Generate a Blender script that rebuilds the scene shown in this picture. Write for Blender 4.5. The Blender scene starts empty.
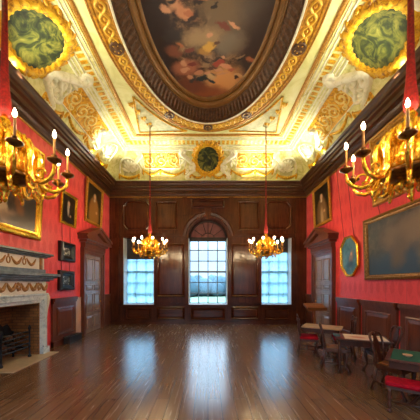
import bpy, math, random
from mathutils import Vector, Matrix
random.seed(7)
C = bpy.context.scene.collection
PI = math.pi
sin, cos = math.sin, math.cos

# ------------------------------------------------------------------ materials
def srgb(c):
    return tuple(((v/255)/12.92 if v/255 <= .04045 else ((v/255+.055)/1.055)**2.4) for v in c) + (1,)

class NT:
    def __init__(s, name):
        s.m = bpy.data.materials.new(name); s.m.use_nodes = True
        s.t = s.m.node_tree; s.t.nodes.clear()
        s.out = s.n('ShaderNodeOutputMaterial')
    def n(s, kind, **kw):
        d = s.t.nodes.new(kind)
        for k, v in kw.items():
            if k.startswith('i_'):
                key = k[2:]; key = int(key) if key.isdigit() else key.replace('_', ' ')
                if hasattr(v, 'is_output'): s.t.links.new(v, d.inputs[key])
                else: d.inputs[key].default_value = v
            else: setattr(d, k, v)
        return d
    def link(s, a, b): s.t.links.new(a, b)
    def coords(s): return s.n('ShaderNodeTexCoord').outputs['Object']
    def mapping(s, v, scale=(1,1,1), rot=(0,0,0), loc=(0,0,0)):
        return s.n('ShaderNodeMapping', i_Vector=v, i_Scale=scale, i_Rotation=rot, i_Location=loc).outputs[0]
    def noise(s, v, scale, detail=4, rough=.55, dist=0):
        return s.n('ShaderNodeTexNoise', i_Vector=v, i_Scale=scale, i_Detail=detail, i_Roughness=rough, i_Distortion=dist).outputs[0]
    def ramp(s, f, stops):
        r = s.n('ShaderNodeValToRGB', i_Fac=f); e = r.color_ramp.elements
        while len(e) < len(stops): e.new(.5)
        for k, (p, c) in zip(e, stops): k.position = p; k.color = c if len(c) == 4 else srgb(c)
        return r.outputs[0]
    def mix(s, f, a, b, mode='MIX'):
        m = s.n('ShaderNodeMix', data_type='RGBA', blend_type=mode)
        for i, v in ((0, f), (6, a), (7, b)):
            if hasattr(v, 'is_output'): s.link(v, m.inputs[i])
            else: m.inputs[i].default_value = v
        return m.outputs[2]
    def math(s, op, a, b=0.0, c=None, clamp=False):
        m = s.n('ShaderNodeMath', operation=op, use_clamp=clamp)
        for i, v in enumerate((a, b) if c is None else (a, b, c)):
            if hasattr(v, 'is_output'): s.link(v, m.inputs[i])
            else: m.inputs[i].default_value = v
        return m.outputs[0]
    def bsdf(s, color, rough=.5, metal=0, bump=None, bstr=.2, bdist=.01, **kw):
        b = s.n('ShaderNodeBsdfPrincipled')
        for key, v in (('Base Color', color), ('Roughness', rough), ('Metallic', metal)):
            if hasattr(v, 'is_output'): s.link(v, b.inputs[key])
            else: b.inputs[key].default_value = v
        for k, v in kw.items(): b.inputs[k.replace('_', ' ')].default_value = v
        if bump is not None:
            bn = s.n('ShaderNodeBump', i_Height=bump, i_Strength=bstr, i_Distance=bdist)
            s.link(bn.outputs[0], b.inputs['Normal'])
        s.link(b.outputs[0], s.out.inputs[0])
        return b

def plain(name, col, rough=.5, metal=0, var=.12, scale=8, **kw):
    t = NT(name); c = srgb(col)
    f = t.noise(t.coords(), scale)
    dk = tuple(v*(1-var*2) for v in c[:3]) + (1,)
    lt = tuple(min(1, v*(1+var)) for v in c[:3]) + (1,)
    t.bsdf(t.ramp(f, [(.3, dk), (.7, lt)]), rough, metal, **kw)
    return t.m

def wood(name, dark, light, axis='z', rough=.35, scale=1.0, spec=.5, coat=0.0):
    t = NT(name); co = t.coords()
    sc = {'x': (1.2, 14, 14), 'y': (14, 1.2, 14), 'z': (14, 14, 1.2)}[axis]
    v = t.mapping(co, tuple(q*scale for q in sc))
    f = t.noise(v, 1.0, 6, .6, .6)
    g = t.noise(t.mapping(co, (1, 1, 1)), 2.5, 3)
    c = t.ramp(f, [(.3, dark), (.68, light)])
    c = t.mix(.35, c, t.ramp(g, [(.3, dark), (.7, light)]))
    t.bsdf(c, rough, 0, f, .08, .004, Specular_IOR_Level=spec, Coat_Weight=coat, Coat_Roughness=.2)
    return t.m

def painting(name, base, blobs, wob=.12, scale=3.0, rough=.35, plane='xz'):
    """generic daubed canvas: mottled ground and soft patches of paint, coordinates in metres on the canvas"""
    t = NT(name); co = t.coords()
    nz = t.n('ShaderNodeTexNoise', i_Vector=co, i_Scale=scale, i_Detail=5.0, i_Roughness=.62).outputs['Color']
    sub = t.n('ShaderNodeVectorMath', operation='SUBTRACT', i_0=nz, i_1=(.5, .5, .5)).outputs[0]
    scl = t.n('ShaderNodeVectorMath', operation='SCALE', i_0=sub, i_Scale=wob*2).outputs[0]
    wv = t.n('ShaderNodeVectorMath', operation='ADD', i_0=co, i_1=scl).outputs[0]
    c = t.ramp(t.noise(wv, scale*.8, 5, .6, .8), base)
    keep = (1, 0, 1) if plane == 'xz' else (1, 1, 0)
    for (cx, cy, rx, ry, rot, col, soft) in blobs:
        l = (cx, 0, cy) if plane == 'xz' else (cx, cy, 0)
        v = t.n('ShaderNodeVectorMath', operation='SUBTRACT', i_0=wv, i_1=l).outputs[0]
        v = t.n('ShaderNodeVectorMath', operation='MULTIPLY', i_0=v, i_1=keep).outputs[0]
        if rot:
            v = t.n('ShaderNodeVectorRotate', rotation_type='Y_AXIS' if plane == 'xz' else 'Z_AXIS', i_Vector=v, i_Angle=rot).outputs[0]
        r = (1/rx, 1, 1/ry) if plane == 'xz' else (1/rx, 1/ry, 1)
        v = t.n('ShaderNodeVectorMath', operation='MULTIPLY', i_0=v, i_1=r).outputs[0]
        d = t.n('ShaderNodeVectorMath', operation='LENGTH', i_0=v).outputs['Value']
        f = t.n('ShaderNodeMapRange', interpolation_type='SMOOTHSTEP', i_Value=d, i_1=1+soft, i_2=max(.02, 1-soft), i_3=0.0, i_4=1.0).outputs[0]
        c = t.mix(f, c, srgb(col))
    t.bsdf(c, rough, 0)
    return t.m

def emit(name, col, strength):
    t = NT(name); e = t.n('ShaderNodeEmission', i_Color=srgb(col), i_Strength=strength)
    t.link(e.outputs[0], t.out.inputs[0]); return t.m

M = {}
# floor boards run away from the camera
t = NT('oak_boards'); co = t.coords()
v = t.mapping(co, rot=(0, 0, PI/2))
bk = t.n('ShaderNodeTexBrick', i_Vector=v, i_Scale=1.0, i_Mortar_Size=.005, i_Brick_Width=2.7, i_Row_Height=.19, i_Color1=(0, 0, 0, 1), i_Color2=(1, 1, 1, 1), i_Mortar=(.5, .5, .5, 1), offset=.37)
gr = t.noise(t.mapping(co, (26, 1.1, 1)), 1.0, 6, .62, .5)
c = t.ramp(gr, [(.28, (86, 62, 44)), (.7, (138, 106, 76))])
c = t.mix(.45, c, t.ramp(bk.outputs[0], [(0, (76, 50, 32)), (1, (138, 102, 70))]))
wear = t.noise(co, .7, 4)
c = t.mix(t.math('MULTIPLY', wear, .35), c, srgb((128, 96, 68)))
c = t.mix(bk.outputs['Fac'], c, srgb((22, 12, 8)))
rg = t.n('ShaderNodeMapRange', i_Value=gr, i_1=.2, i_2=.8, i_3=.16, i_4=.32).outputs[0]
h = t.math('SUBTRACT', t.math('MULTIPLY', gr, .3), bk.outputs['Fac'])
t.bsdf(c, rg, 0, h, .2, .003, Specular_IOR_Level=.6, Coat_Weight=.6, Coat_Roughness=.2)
M['floor'] = t.m
# crimson silk damask
t = NT('crimson_damask'); co = t.coords()
sx = t.n('ShaderNodeSeparateXYZ', i_0=co)
y, z = sx.outputs[1], sx.outputs[2]
wob = t.noise(co, 2.0, 2)
a = t.math('SINE', t.math('MULTIPLY', t.math('ADD', y, t.math('MULTIPLY', z, .45)), 13.0))
b = t.math('SINE', t.math('MULTIPLY', t.math('SUBTRACT', y, t.math('MULTIPLY', z, .45)), 13.0))
p = t.math('MULTIPLY', a, b)
q = t.math('SINE', t.math('ADD', t.math('MULTIPLY', p, 4.0), t.math('MULTIPLY', t.noise(co, 9, 3, .6, 1.5), 9.0)))
pat = t.n('ShaderNodeMapRange', i_Value=t.math('ADD', p, t.math('MULTIPLY', q, .5)), i_1=-.5, i_2=.6, i_3=0.0, i_4=1.0).outputs[0]
c = t.mix(t.math('MULTIPLY', pat, .55), srgb((232, 54, 66)), srgb((202, 28, 46)))
seam = t.math('LESS_THAN', t.math('ABSOLUTE', t.math('SUBTRACT', t.math('FRACT', t.math('MULTIPLY', y, 1/.62)), .5)), .008)
c = t.mix(t.math('MULTIPLY', seam, .5), c, srgb((110, 14, 24)))
t.bsdf(c, t.n('ShaderNodeMapRange', i_Value=pat, i_1=0.0, i_2=1.0, i_3=.42, i_4=.62).outputs[0], 0, pat, .1, .003, Sheen_Weight=.3)
M['damask'] = t.m
M['panel'] = wood('mahogany_panelling', (46, 20, 13), (94, 48, 27), 'z', .2)
M['panelx'] = wood('mahogany_rail', (44, 19, 12), (88, 45, 26), 'x', .2)
M['wainscot'] = wood('oak_wainscot', (80, 42, 30), (122, 70, 52), 'z', .3)
M['doorwood'] = wood('door_oak', (118, 96, 90), (156, 134, 128), 'z', .22)
M['cornice'] = wood('cornice_wood', (52, 30, 18), (92, 58, 36), 'y', .3)
M['walnut'] = wood('walnut', (46, 22, 14), (86, 46, 28), 'z', .3)
M['honeyoak'] = wood('honey_oak', (112, 66, 34), (160, 104, 60), 'x', .35)
M['palewood'] = wood('pale_table_top', (170, 138, 104), (206, 176, 142), 'x', .38)
t = NT('gilt'); co = t.coords()
f = t.noise(co, 22, 4)
t.bsdf(t.ramp(f, [(.25, (190, 122, 14)), (.5, (238, 184, 48)), (.75, (255, 224, 110))]), .24, .85, f, .5, .012)
M['gilt'] = t.m
t = NT('old_gilt'); co = t.coords()
f = t.noise(co, 30, 4)
t.bsdf(t.ramp(f, [(.25, (120, 74, 20)), (.5, (188, 134, 48)), (.75, (214, 168, 84))]), .38, .45, f, .3, .006)
M['oldgilt'] = t.m
t = NT('dark_gilt'); co = t.coords()
f = t.noise(co, 30, 4)
t.bsdf(t.ramp(f, [(.25, (72, 48, 16)), (.5, (128, 90, 36)), (.75, (172, 130, 62))]), .4, .4, f, .3, .006)
M['darkgilt'] = t.m
t = NT('bronze_dark'); f = t.noise(t.coords(), 25)
t.bsdf(t.ramp(f, [(.3, (58, 34, 14)), (.7, (128, 84, 30))]), .3, .7)
M['bronze'] = t.m
t = NT('ceiling_paint'); f = t.noise(t.coords(), 1.6, 6, .65, .8)
t.bsdf(t.ramp(f, [(.3, (210, 208, 124)), (.5, (232, 232, 160)), (.7, (242, 242, 190))]), .6)
M['cream'] = t.m
t = NT('cove_paint'); f = t.noise(t.coords(), 3.4, 7, .7, 1.2)
t.bsdf(t.ramp(f, [(.32, (176, 172, 92)), (.46, (218, 216, 140)), (.58, (236, 234, 172)), (.72, (244, 242, 202))]), .6)
M['cove'] = t.m
t = NT('relief_white'); f = t.noise(t.coords(), 6, 5, .65, .8)
t.bsdf(t.ramp(f, [(.3, (204, 202, 156)), (.5, (238, 236, 204)), (.7, (246, 246, 224))]), .55)
M['white'] = t.m
t = NT('painted_gold'); f = t.noise(t.coords(), 9, 6, .7, 1.0)
t.bsdf(t.ramp(f, [(.34, (132, 84, 4)), (.48, (216, 160, 10)), (.68, (240, 202, 54))]), .45, .15)
M['pgold'] = t.m
t = NT('painted_gold_ground'); f = t.noise(t.coords(), 11, 6, .7, 1.0)
t.bsdf(t.ramp(f, [(.34, (158, 100, 0)), (.5, (226, 166, 0)), (.7, (242, 194, 20))]), .5, .1)
M['pground'] = t.m
t = NT('sage'); f = t.noise(t.coords(), 4, 6, .65, .8)
t.bsdf(t.ramp(f, [(.3, (150, 148, 96)), (.55, (196, 192, 142)), (.75, (226, 220, 176))]), .6)
M['sage'] = t.m
M['pale_gold'] = plain('pale_gold_scroll', (248, 226, 140), .5, 0, .06, 8)
t = NT('coffer_brown'); f = t.noise(t.coords(), 14, 5)
t.bsdf(t.ramp(f, [(.3, (58, 36, 18)), (.7, (112, 76, 40))]), .45, .2)
M['coffer'] = t.m
M['framegold'] = plain('frame_gold', (132, 92, 40), .4, .3, .12, 5)
M['bandgold'] = plain('band_gold_ground', (196, 140, 30), .5, .1, .25, 16)
M['bandstrap'] = plain('band_gold_strap', (236, 190, 62), .4, .15, .12, 12)
t = NT('green_grisaille'); co = t.coords()
f = t.noise(co, 3.0, 5, .62, 1.8)
c = t.ramp(f, [(.36, (16, 26, 12)), (.46, (48, 58, 22)), (.54, (96, 98, 34)), (.68, (140, 134, 58))])
t.bsdf(c, .5)
M['grisaille'] = t.m
M['marble'] = None
t = NT('veined_marble'); co = t.coords()
f = t.noise(co, 3.5, 8, .7, 2.5)
t.bsdf(t.ramp(f, [(.32, (140, 160, 176)), (.46, (196, 212, 222)), (.62, (220, 232, 238))]), .25)
M['marble'] = t.m
M['statuary'] = plain('statuary_marble', (230, 224, 212), .35, 0, .05, 4)
M['blueslate'] = plain('blue_grey_marble', (118, 132, 144), .25, 0, .2, 6)
M['sienna'] = plain('sienna_ornament', (176, 128, 74), .4, 0, .25, 20)
M['hearthstone'] = plain('hearth_stone', (186, 164, 134), .4, 0, .1, 5)
t = NT('firebrick'); co = t.coords()
v = t.n('ShaderNodeCombineXYZ', i_0=t.math('ADD', t.n('ShaderNodeSeparateXYZ', i_0=co).outputs[1], t.n('ShaderNodeSeparateXYZ', i_0=co).outputs[0]), i_1=t.n('ShaderNodeSeparateXYZ', i_0=co).outputs[2]).outputs[0]
bk = t.n('ShaderNodeTexBrick', i_Vector=v, i_Scale=1.0, i_Mortar_Size=.006, i_Brick_Width=.2, i_Row_Height=.07, i_Color1=srgb((176, 122, 72)), i_Color2=srgb((138, 90, 52)), i_Mortar=srgb((92, 74, 54)))
t.bsdf(t.mix(t.math('MULTIPLY', t.noise(co, 4, 5), .5), bk.outputs[0], srgb((60, 38, 24))), .8, 0, bk.outputs['Fac'], .4, -.006)
M['brick'] = t.m
M['iron'] = plain('black_iron', (44, 50, 58), .35, .6, .3, 12)
M['lightstrip'] = plain('light_strip_colour', (200, 168, 154), .3, 0, .05, 5)  # paler than the wainscot: window light put into the colour
M['coal'] = plain('ember_logs', (96, 62, 44), .8, 0, .4, 16)
M['black'] = plain('ebonised', (26, 24, 26), .28, 0, .2, 10)
M['ironbox'] = plain('dark_box', (36, 32, 34), .4, 0, .2, 12)
t = NT('red_velvet'); f = t.noise(t.coords(), 14)
t.bsdf(t.ramp(f, [(.3, (132, 4, 24)), (.7, (176, 10, 38))]), .75, 0, Specular_IOR_Level=.15)
M['red'] = t.m
M['rope'] = plain('crimson_rope', (150, 26, 26), .6, 0, .3, 40)
M['baize'] = plain('green_baize', (16, 92, 76), .85, 0, .15, 30)
M['paper'] = painting('pale_board', [(.3, (222, 204, 188)), (.7, (236, 224, 210))], [(-.1, -.05, .14, .09, .3, (202, 140, 116), .5), (.16, .05, .1, .07, 0, (208, 150, 124), .5)], .05, 6, .5, 'xy')
M['teal'] = plain('teal_cloth', (52, 106, 122), .8, 0, .15, 20)
M['pink'] = plain('rose_cloth', (206, 70, 96), .8, 0, .15, 20)
M['brass'] = plain('brass', (214, 160, 74), .3, .6, .15, 10)
M['candle'] = plain('ivory_candle', (180, 128, 66), .5, 0, .03, 10)
M['flame'] = emit('candle_glow', (255, 226, 176), 740.0)
M['shade'] = plain('dark_roller_blind', (52, 46, 48), .8, 0, .1, 5)
M['fan'] = plain('fanlight_blind', (128, 84, 84), .8, 0, .1, 5)
M['sash'] = plain('painted_sash', (104, 122, 140), .4, 0, .04, 5)
M['reveal'] = plain('painted_reveal', (206, 212, 216), .35, 0, .04, 5)
t = NT('window_glass')
tr = t.n('ShaderNodeBsdfTransparent', i_Color=(.93, .97, 1, 1)); gl = t.n('ShaderNodeBsdfGlossy', i_Roughness=.02)
mx = t.n('ShaderNodeMixShader', i_0=.05); t.link(tr.outputs[0], mx.inputs[1]); t.link(gl.outputs[0], mx.inputs[2]); t.link(mx.outputs[0], t.out.inputs[0])
M['glass'] = t.m
t = NT('sheer_blind')
tr = t.n('ShaderNodeBsdfTransparent', i_Color=(.80, .93, 1, 1))
wv = t.noise(t.mapping(t.coords(), (6, 1, .12)), 1.0, 2)
tl = t.n('ShaderNodeBsdfTranslucent', i_Color=(.6, .78, .88, 1))
mx = t.n('ShaderNodeMixShader', i_0=t.n('ShaderNodeMapRange', i_Value=wv, i_1=.35, i_2=.65, i_3=.22, i_4=.55).outputs[0]); t.link(tr.outputs[0], mx.inputs[1]); t.link(tl.outputs[0], mx.inputs[2]); t.link(mx.outputs[0], t.out.inputs[0])
M['sheer'] = t.m
M['lawn'] = plain('lawn_grass', (96, 118, 92), .9, 0, .12, .3)
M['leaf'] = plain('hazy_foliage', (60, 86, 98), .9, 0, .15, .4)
M['plaster'] = plain('outer_plaster', (120, 104, 90), .7, 0, .05, 3)

# ------------------------------------------------------------------ mesh helpers
class B:
    def __init__(s): s.v = []; s.f = []
    def add(s, vs, fs):
        o = len(s.v); s.v += [tuple(p) for p in vs]; s.f += [tuple(i+o for i in f) for f in fs]
    def box(s, x0, x1, y0, y1, z0, z1, mat=None):
        vs = [Vector((x, y, z)) for x in (x0, x1) for y in (y0, y1) for z in (z0, z1)]
        if mat: vs = [mat @ p for p in vs]
        s.add(vs, [(0, 1, 3, 2), (4, 6, 7, 5), (0, 4, 5, 1), (2, 3, 7, 6), (0, 2, 6, 4), (1, 5, 7, 3)])
    def tube(s, pts, rad, n=8, cap=True):
        pts = [Vector(p) for p in pts]; k = len(pts)
        if not hasattr(rad, '__len__'): rad = [rad]*k
        up = None; rings = []
        for i, p in enumerate(pts):
            d = (pts[min(i+1, k-1)]-pts[max(i-1, 0)]).normalized()
            if up is None:
                a = Vector((0, 0, 1)) if abs(d.z) < .9 else Vector((1, 0, 0))
                up = d.cross(a).normalized()
            else:
                up = (up-d*up.dot(d)).normalized()
            w = d.cross(up)
            rings.append([p+(up*cos(2*PI*j/n)+w*sin(2*PI*j/n))*rad[i] for j in range(n)])
        s.loft(rings, True, cap)
    def loft(s, rings, closed=True, cap=False, wrap=False):
        n = len(rings[0]); vs = [p for r in rings for p in r]; fs = []
        R = len(rings)
        for i in range(R if wrap else R-1):
            for j in range(n if closed else n-1):
                a, b2 = i*n+j, i*n+(j+1) % n; i2 = (i+1) % R
                fs.append((a, b2, i2*n+(j+1) % n, i2*n+j))
        if cap: fs += [tuple(range(n-1, -1, -1)), tuple(range((R-1)*n, R*n))]
        s.add(vs, fs)
    def lathe(s, prof, c=(0, 0, 0), n=16, cap=True, lobes=0, amp=0.0):
        rings = []
        for r, z in prof:
            rings.append([(c[0]+r*(1+amp*cos(lobes*2*PI*j/n))*cos(2*PI*j/n), c[1]+r*(1+amp*cos(lobes*2*PI*j/n))*sin(2*PI*j/n), c[2]+z) for j in range(n)])
        s.loft(rings, True, cap)
    def prism(s, poly, fn, d0, d1):
        """poly in 2D, fn(x, y, depth) -> point"""
        n = len(poly)
        vs = [fn(x, y, d0) for x, y in poly]+[fn(x, y, d1) for x, y in poly]
        s.add(vs, [tuple(range(n-1, -1, -1)), tuple(range(n, 2*n))]+[(i, (i+1) % n, n+(i+1) % n, n+i) for i in range(n)])
    def moulding(s, poly, prof, fn):
        """closed convex-ish polygon, profile of (inward offset, height); fn(x, y, h) -> point"""
        n = len(poly); rings = []
        for i in range(n):
            p0, p1, p2 = Vector(poly[i-1]), Vector(poly[i]), Vector(poly[(i+1) % n])
            d1 = (p1-p0).normalized(); d2 = (p2-p1).normalized()
            n1 = Vector((-d1.y, d1.x)); n2 = Vector((-d2.y, d2.x))
            m = (n1+n2).normalized(); k = 1/max(.3, m.dot(n1))
            rings.append([fn(p1.x+m.x*k*o, p1.y+m.y*k*o, h) for o, h in prof])
        s.loft(rings, False, False, True)
    def ribbon(s, pts, nor, wid, hgt):
        k = len(pts); rings = []
        for i in range(k):
            d = (pts[min(i+1, k-1)]-pts[max(i-1, 0)])
            if d.length < 1e-9: d = Vector((1, 0, 0))
            d.normalize(); sd = nor[i].cross(d).normalized(); w = wid[i] if hasattr(wid, '__len__') else wid
            h = min(hgt, w*1.2)
            rings.append([pts[i]+sd*w*a+nor[i]*(h*b_) for a, b_ in ((-1, -.1), (-.65, .7), (0, 1), (.65, .7), (1, -.1))])
        s.loft(rings, False)
    def obj(s, name, mat, parent=None, smooth=False, bevel=0, recalc=True):
        me = bpy.data.meshes.new(name); me.from_pydata(s.v, [], s.f)
        if recalc:
            import bmesh
            bm = bmesh.new(); bm.from_mesh(me)
            bmesh.ops.remove_doubles(bm, verts=bm.verts, dist=1e-5)
            bmesh.ops.recalc_face_normals(bm, faces=bm.faces)
            bm.to_mesh(me); bm.free()
        me.materials.append(M[mat] if isinstance(mat, str) else mat)
        if smooth: me.shade_smooth()
        o = bpy.data.objects.new(name, me); C.objects.link(o)
        if parent: o.parent = parent
        if bevel:
            b = o.modifiers.new('soften', 'BEVEL'); b.width = bevel; b.segments = 2; b.limit_method = 'ANGLE'
        return o

def tag(o, label=None, cat=None, group=None, kind=None):
    if label: o['label'] = label
    if cat: o['category'] = cat
    if group: o['group'] = group
    if kind: o['kind'] = kind
    return o
def empty(name, loc=(0, 0, 0), rz=0, rx=0):
    o = bpy.data.objects.new(name, None); C.objects.link(o); o.empty_display_size = .1
    o.location = loc; o.rotation_euler = (rx, 0, rz); return o
def thing(name, label, cat, loc=(0, 0, 0), rz=0, group=None, rx=0, kind=None):
    return tag(empty(name, loc, rz, rx), label, cat, group, kind)
def copy_tree(o, parent=None):
    c = o.copy(); C.objects.link(c)
    if parent: c.parent = parent
    for ch in list(o.children): copy_tree(ch, c)
    return c

# ------------------------------------------------------------------ room dimensions
W = 4.19; YB = 10.63; YF = -.6; ZL = 5.92; ZF = 6.9
xz = lambda yy: (lambda x, z, d: Vector((x, yy-d, z)))       # back wall: depth goes into the room
# floor
b = B(); b.box(-W-.2, W+.2, YF-.2, YB+.6, -.1, 0); o = b.obj('floor', 'floor')
tag(o, 'polished oak floorboards running towards the windows', 'floor', kind='structure')
# side walls
FY0, FY1, FZ = 4.58, 6.02, 1.25
b = B()
b.box(-W-.2, -W, YF, FY0, 0, 6.0); b.box(-W-.2, -W, FY1, YB, 0, 6.0); b.box(-W-.2, -W, FY0, FY1, FZ, 6.0)
wl = tag(b.obj('wall_left', 'damask'), 'crimson damask wall with the fireplace', 'wall', kind='structure')
b = B(); b.box(W, W+.2, YF, YB, 0, 6.0)
wr = tag(b.obj('wall_right', 'damask'), 'crimson damask wall behind the card tables', 'wall', kind='structure')
b = B()
b.box(-W, W, YF-.2, YF, 0, .9); b.box(-W, W, YF-.2, YF, 3.7, 6.0)
for x0, x1 in ((-W, -3.5), (-2.2, -.7), (.7, 2.2), (3.5, W)): b.box(x0, x1, YF-.2, YF, .9, 3.7)  # unseen window openings, added to let in daylight fill
tag(b.obj('wall_front', 'panel'), 'panelled wall behind the camera', 'wall', kind='structure')

# back wall with three openings
WX = [(-3.6, -2.3), (-.83, .83), (2.27, 3.55)]
SILL, HEAD, SPR, AR = .82, 3.66, 3.66, .83
YO = YB+.62
b = B()
b.box(-W-.2, WX[0][0], YB, YO, 0, 6.0); b.box(WX[0][1], WX[1][0], YB, YO, 0, 6.0)
b.box(WX[1][1], WX[2][0], YB, YO, 0, 6.0); b.box(WX[2][1], W+.2, YB, YO, 0, 6.0)
for x0, x1 in WX: b.box(x0, x1, YB, YO, -.05, SILL)
for x0, x1 in (WX[0], WX[2]): b.box(x0, x1, YB, YO, HEAD, 6.0)
ns = 24
for i in range(ns):
    a0, a1 = PI-PI*i/ns, PI-PI*(i+1)/ns
    p0 = (AR*cos(a0), SPR+AR*sin(a0)); p1 = (AR*cos(a1), SPR+AR*sin(a1))
    b.prism([p0, p1, (p1[0], 6.0), (p0[0], 6.0)], xz(YB), 0, -(YO-YB))
wb = tag(b.obj('wall_back', 'panel'), 'dark mahogany panelled wall pierced by three windows', 'wall', kind='structure')

RAISED = [(0, 0), (0, .045), (.03, .06), (.06, .04), (.085, .008), (.12, .03), (.14, .03)]
def rectp(x0, x1, z0, z1): return [(x0, z0), (x1, z0), (x1, z1), (x0, z1)]
def clipp(x0, x1, z0, z1, c):
    return [(x0+c, z0), (x1-c, z0), (x1, z0+c), (x1, z1-c), (x1-c, z1), (x0+c, z1), (x0, z1-c), (x0, z0+c)]
def wall_panel(b, poly, fn, field=True, prof=RAISED):
    b.moulding(poly, prof, fn)
    if field:
        cx = sum(p[0] for p in poly)/len(poly); cy = sum(p[1] for p in poly)/len(poly)
        d = prof[-1][0]*.98
        q = [(p[0]-math.copysign(d, p[0]-cx), p[1]-math.copysign(d, p[1]-cy)) for p in poly]
        b.prism(q, fn, 0, prof[-1][1])
bw = xz(YB)
def back_piece(name, fill, mat='panel'):
    b = B(); fill(b); return b.obj(name, mat, wb)
# tall piers between and beside the windows
for x0, x1 in ((-2.17, -.98), (.98, 2.15)):
    def f(b):
        wall_panel(b, rectp(x0, x1, 1.15, 3.42), bw)
    back_piece('pier_panel', f)
    back_piece('dado_panel', lambda b: wall_panel(b, rectp(x0, x1, .2, .74), bw), 'panelx')
for x0, x1 in ((-W+.06, -3.74), (3.69, W-.06)):
    back_piece('pilaster', lambda b: (b.box(x0, x1, YB-.06, YB, .16, 5.35), b.box(x0-.02, x1+.02, YB-.08, YB, .86, .98), b.box(x0-.02, x1+.02, YB-.09, YB, 3.66, 3.84)))
for x0, x1 in WX:
    back_piece('apron_panel', lambda b: wall_panel(b, rectp(x0+.1, x1-.1, .18, .70), bw), 'panelx')
    back_piece('window_sill', lambda b: b.box(x0-.06, x1+.06, YB-.10, YB+.05, SILL-.07, SILL+.005), 'panelx')
def f(b):
    for x0, x1 in ((-3.72, -3.62), (-2.28, -.85), (.85, 2.25), (3.57, 3.67)):
        b.box(x0, x1, YB-.05, YB, .80, .90); b.box(x0, x1, YB-.075, YB, .87, .91)
back_piece('dado_rail', f, 'panelx')
def f(b): b.box(-W, W, YB-.05, YB, 0, .12); b.box(-W, W, YB-.035, YB, .12, .15)
o = back_piece('skirting', f, 'panelx')
def f(b):
    for x0, x1 in ((-3.72, -1.10), (1.10, 3.67)):
        b.box(x0, x1, YB-.04, YB, 3.70, 3.82); b.box(x0, x1, YB-.09, YB, 3.77, 3.83)
back_piece('string_course', f, 'panelx')
for x0, x1 in ((-3.62, -2.42), (2.37, 3.55)):
    back_piece('shouldered_panel', lambda b: wall_panel(b, clipp(x0, x1, 3.98, 5.22, .2), bw))
for x0, x1 in ((-2.25, -1.28), (1.28, 2.2)):
    back_piece('upper_panel', lambda b: wall_panel(b, rectp(x0, x1, 3.98, 5.22), bw))
back_piece('frieze_panel', lambda b: wall_panel(b, rectp(-.72, .72, 4.92, 5.3), bw), 'panelx')
for x0 in (-1.08, .88):
    back_piece('pilaster', lambda b: b.box(x0, x0+.2, YB-.05, YB, 4.62, 5.38))
def f(b):
    rings = []
    for i in range(33):
        a = PI*i/32
        rings.append([Vector((r*cos(a), YB-h, SPR+r*sin(a))) for r, h in ((.84, 0), (.84, .07), (.92, .08), (.95, .05), (1.06, .06), (1.10, .10), (1.15, .10), (1.15, 0))])
    b.loft(rings, False)
back_piece('arch_moulding', f)
def f(b):
    b.prism([(-.09, 4.42), (.09, 4.42), (.14, 4.9), (-.14, 4.9)], bw, 0, .15)
back_piece('keystone', f)
for sx in (-1, 1):
    back_piece('impost', lambda b: b.box(sx*.99-.16, sx*.99+.16, YB-.12, YB, 3.60, 3.72), 'panelx')
    back_piece('window_jamb', lambda b: b.box(sx*.90-.06, sx*.90+.06, YB-.05, YB, .9, 3.6))

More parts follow.
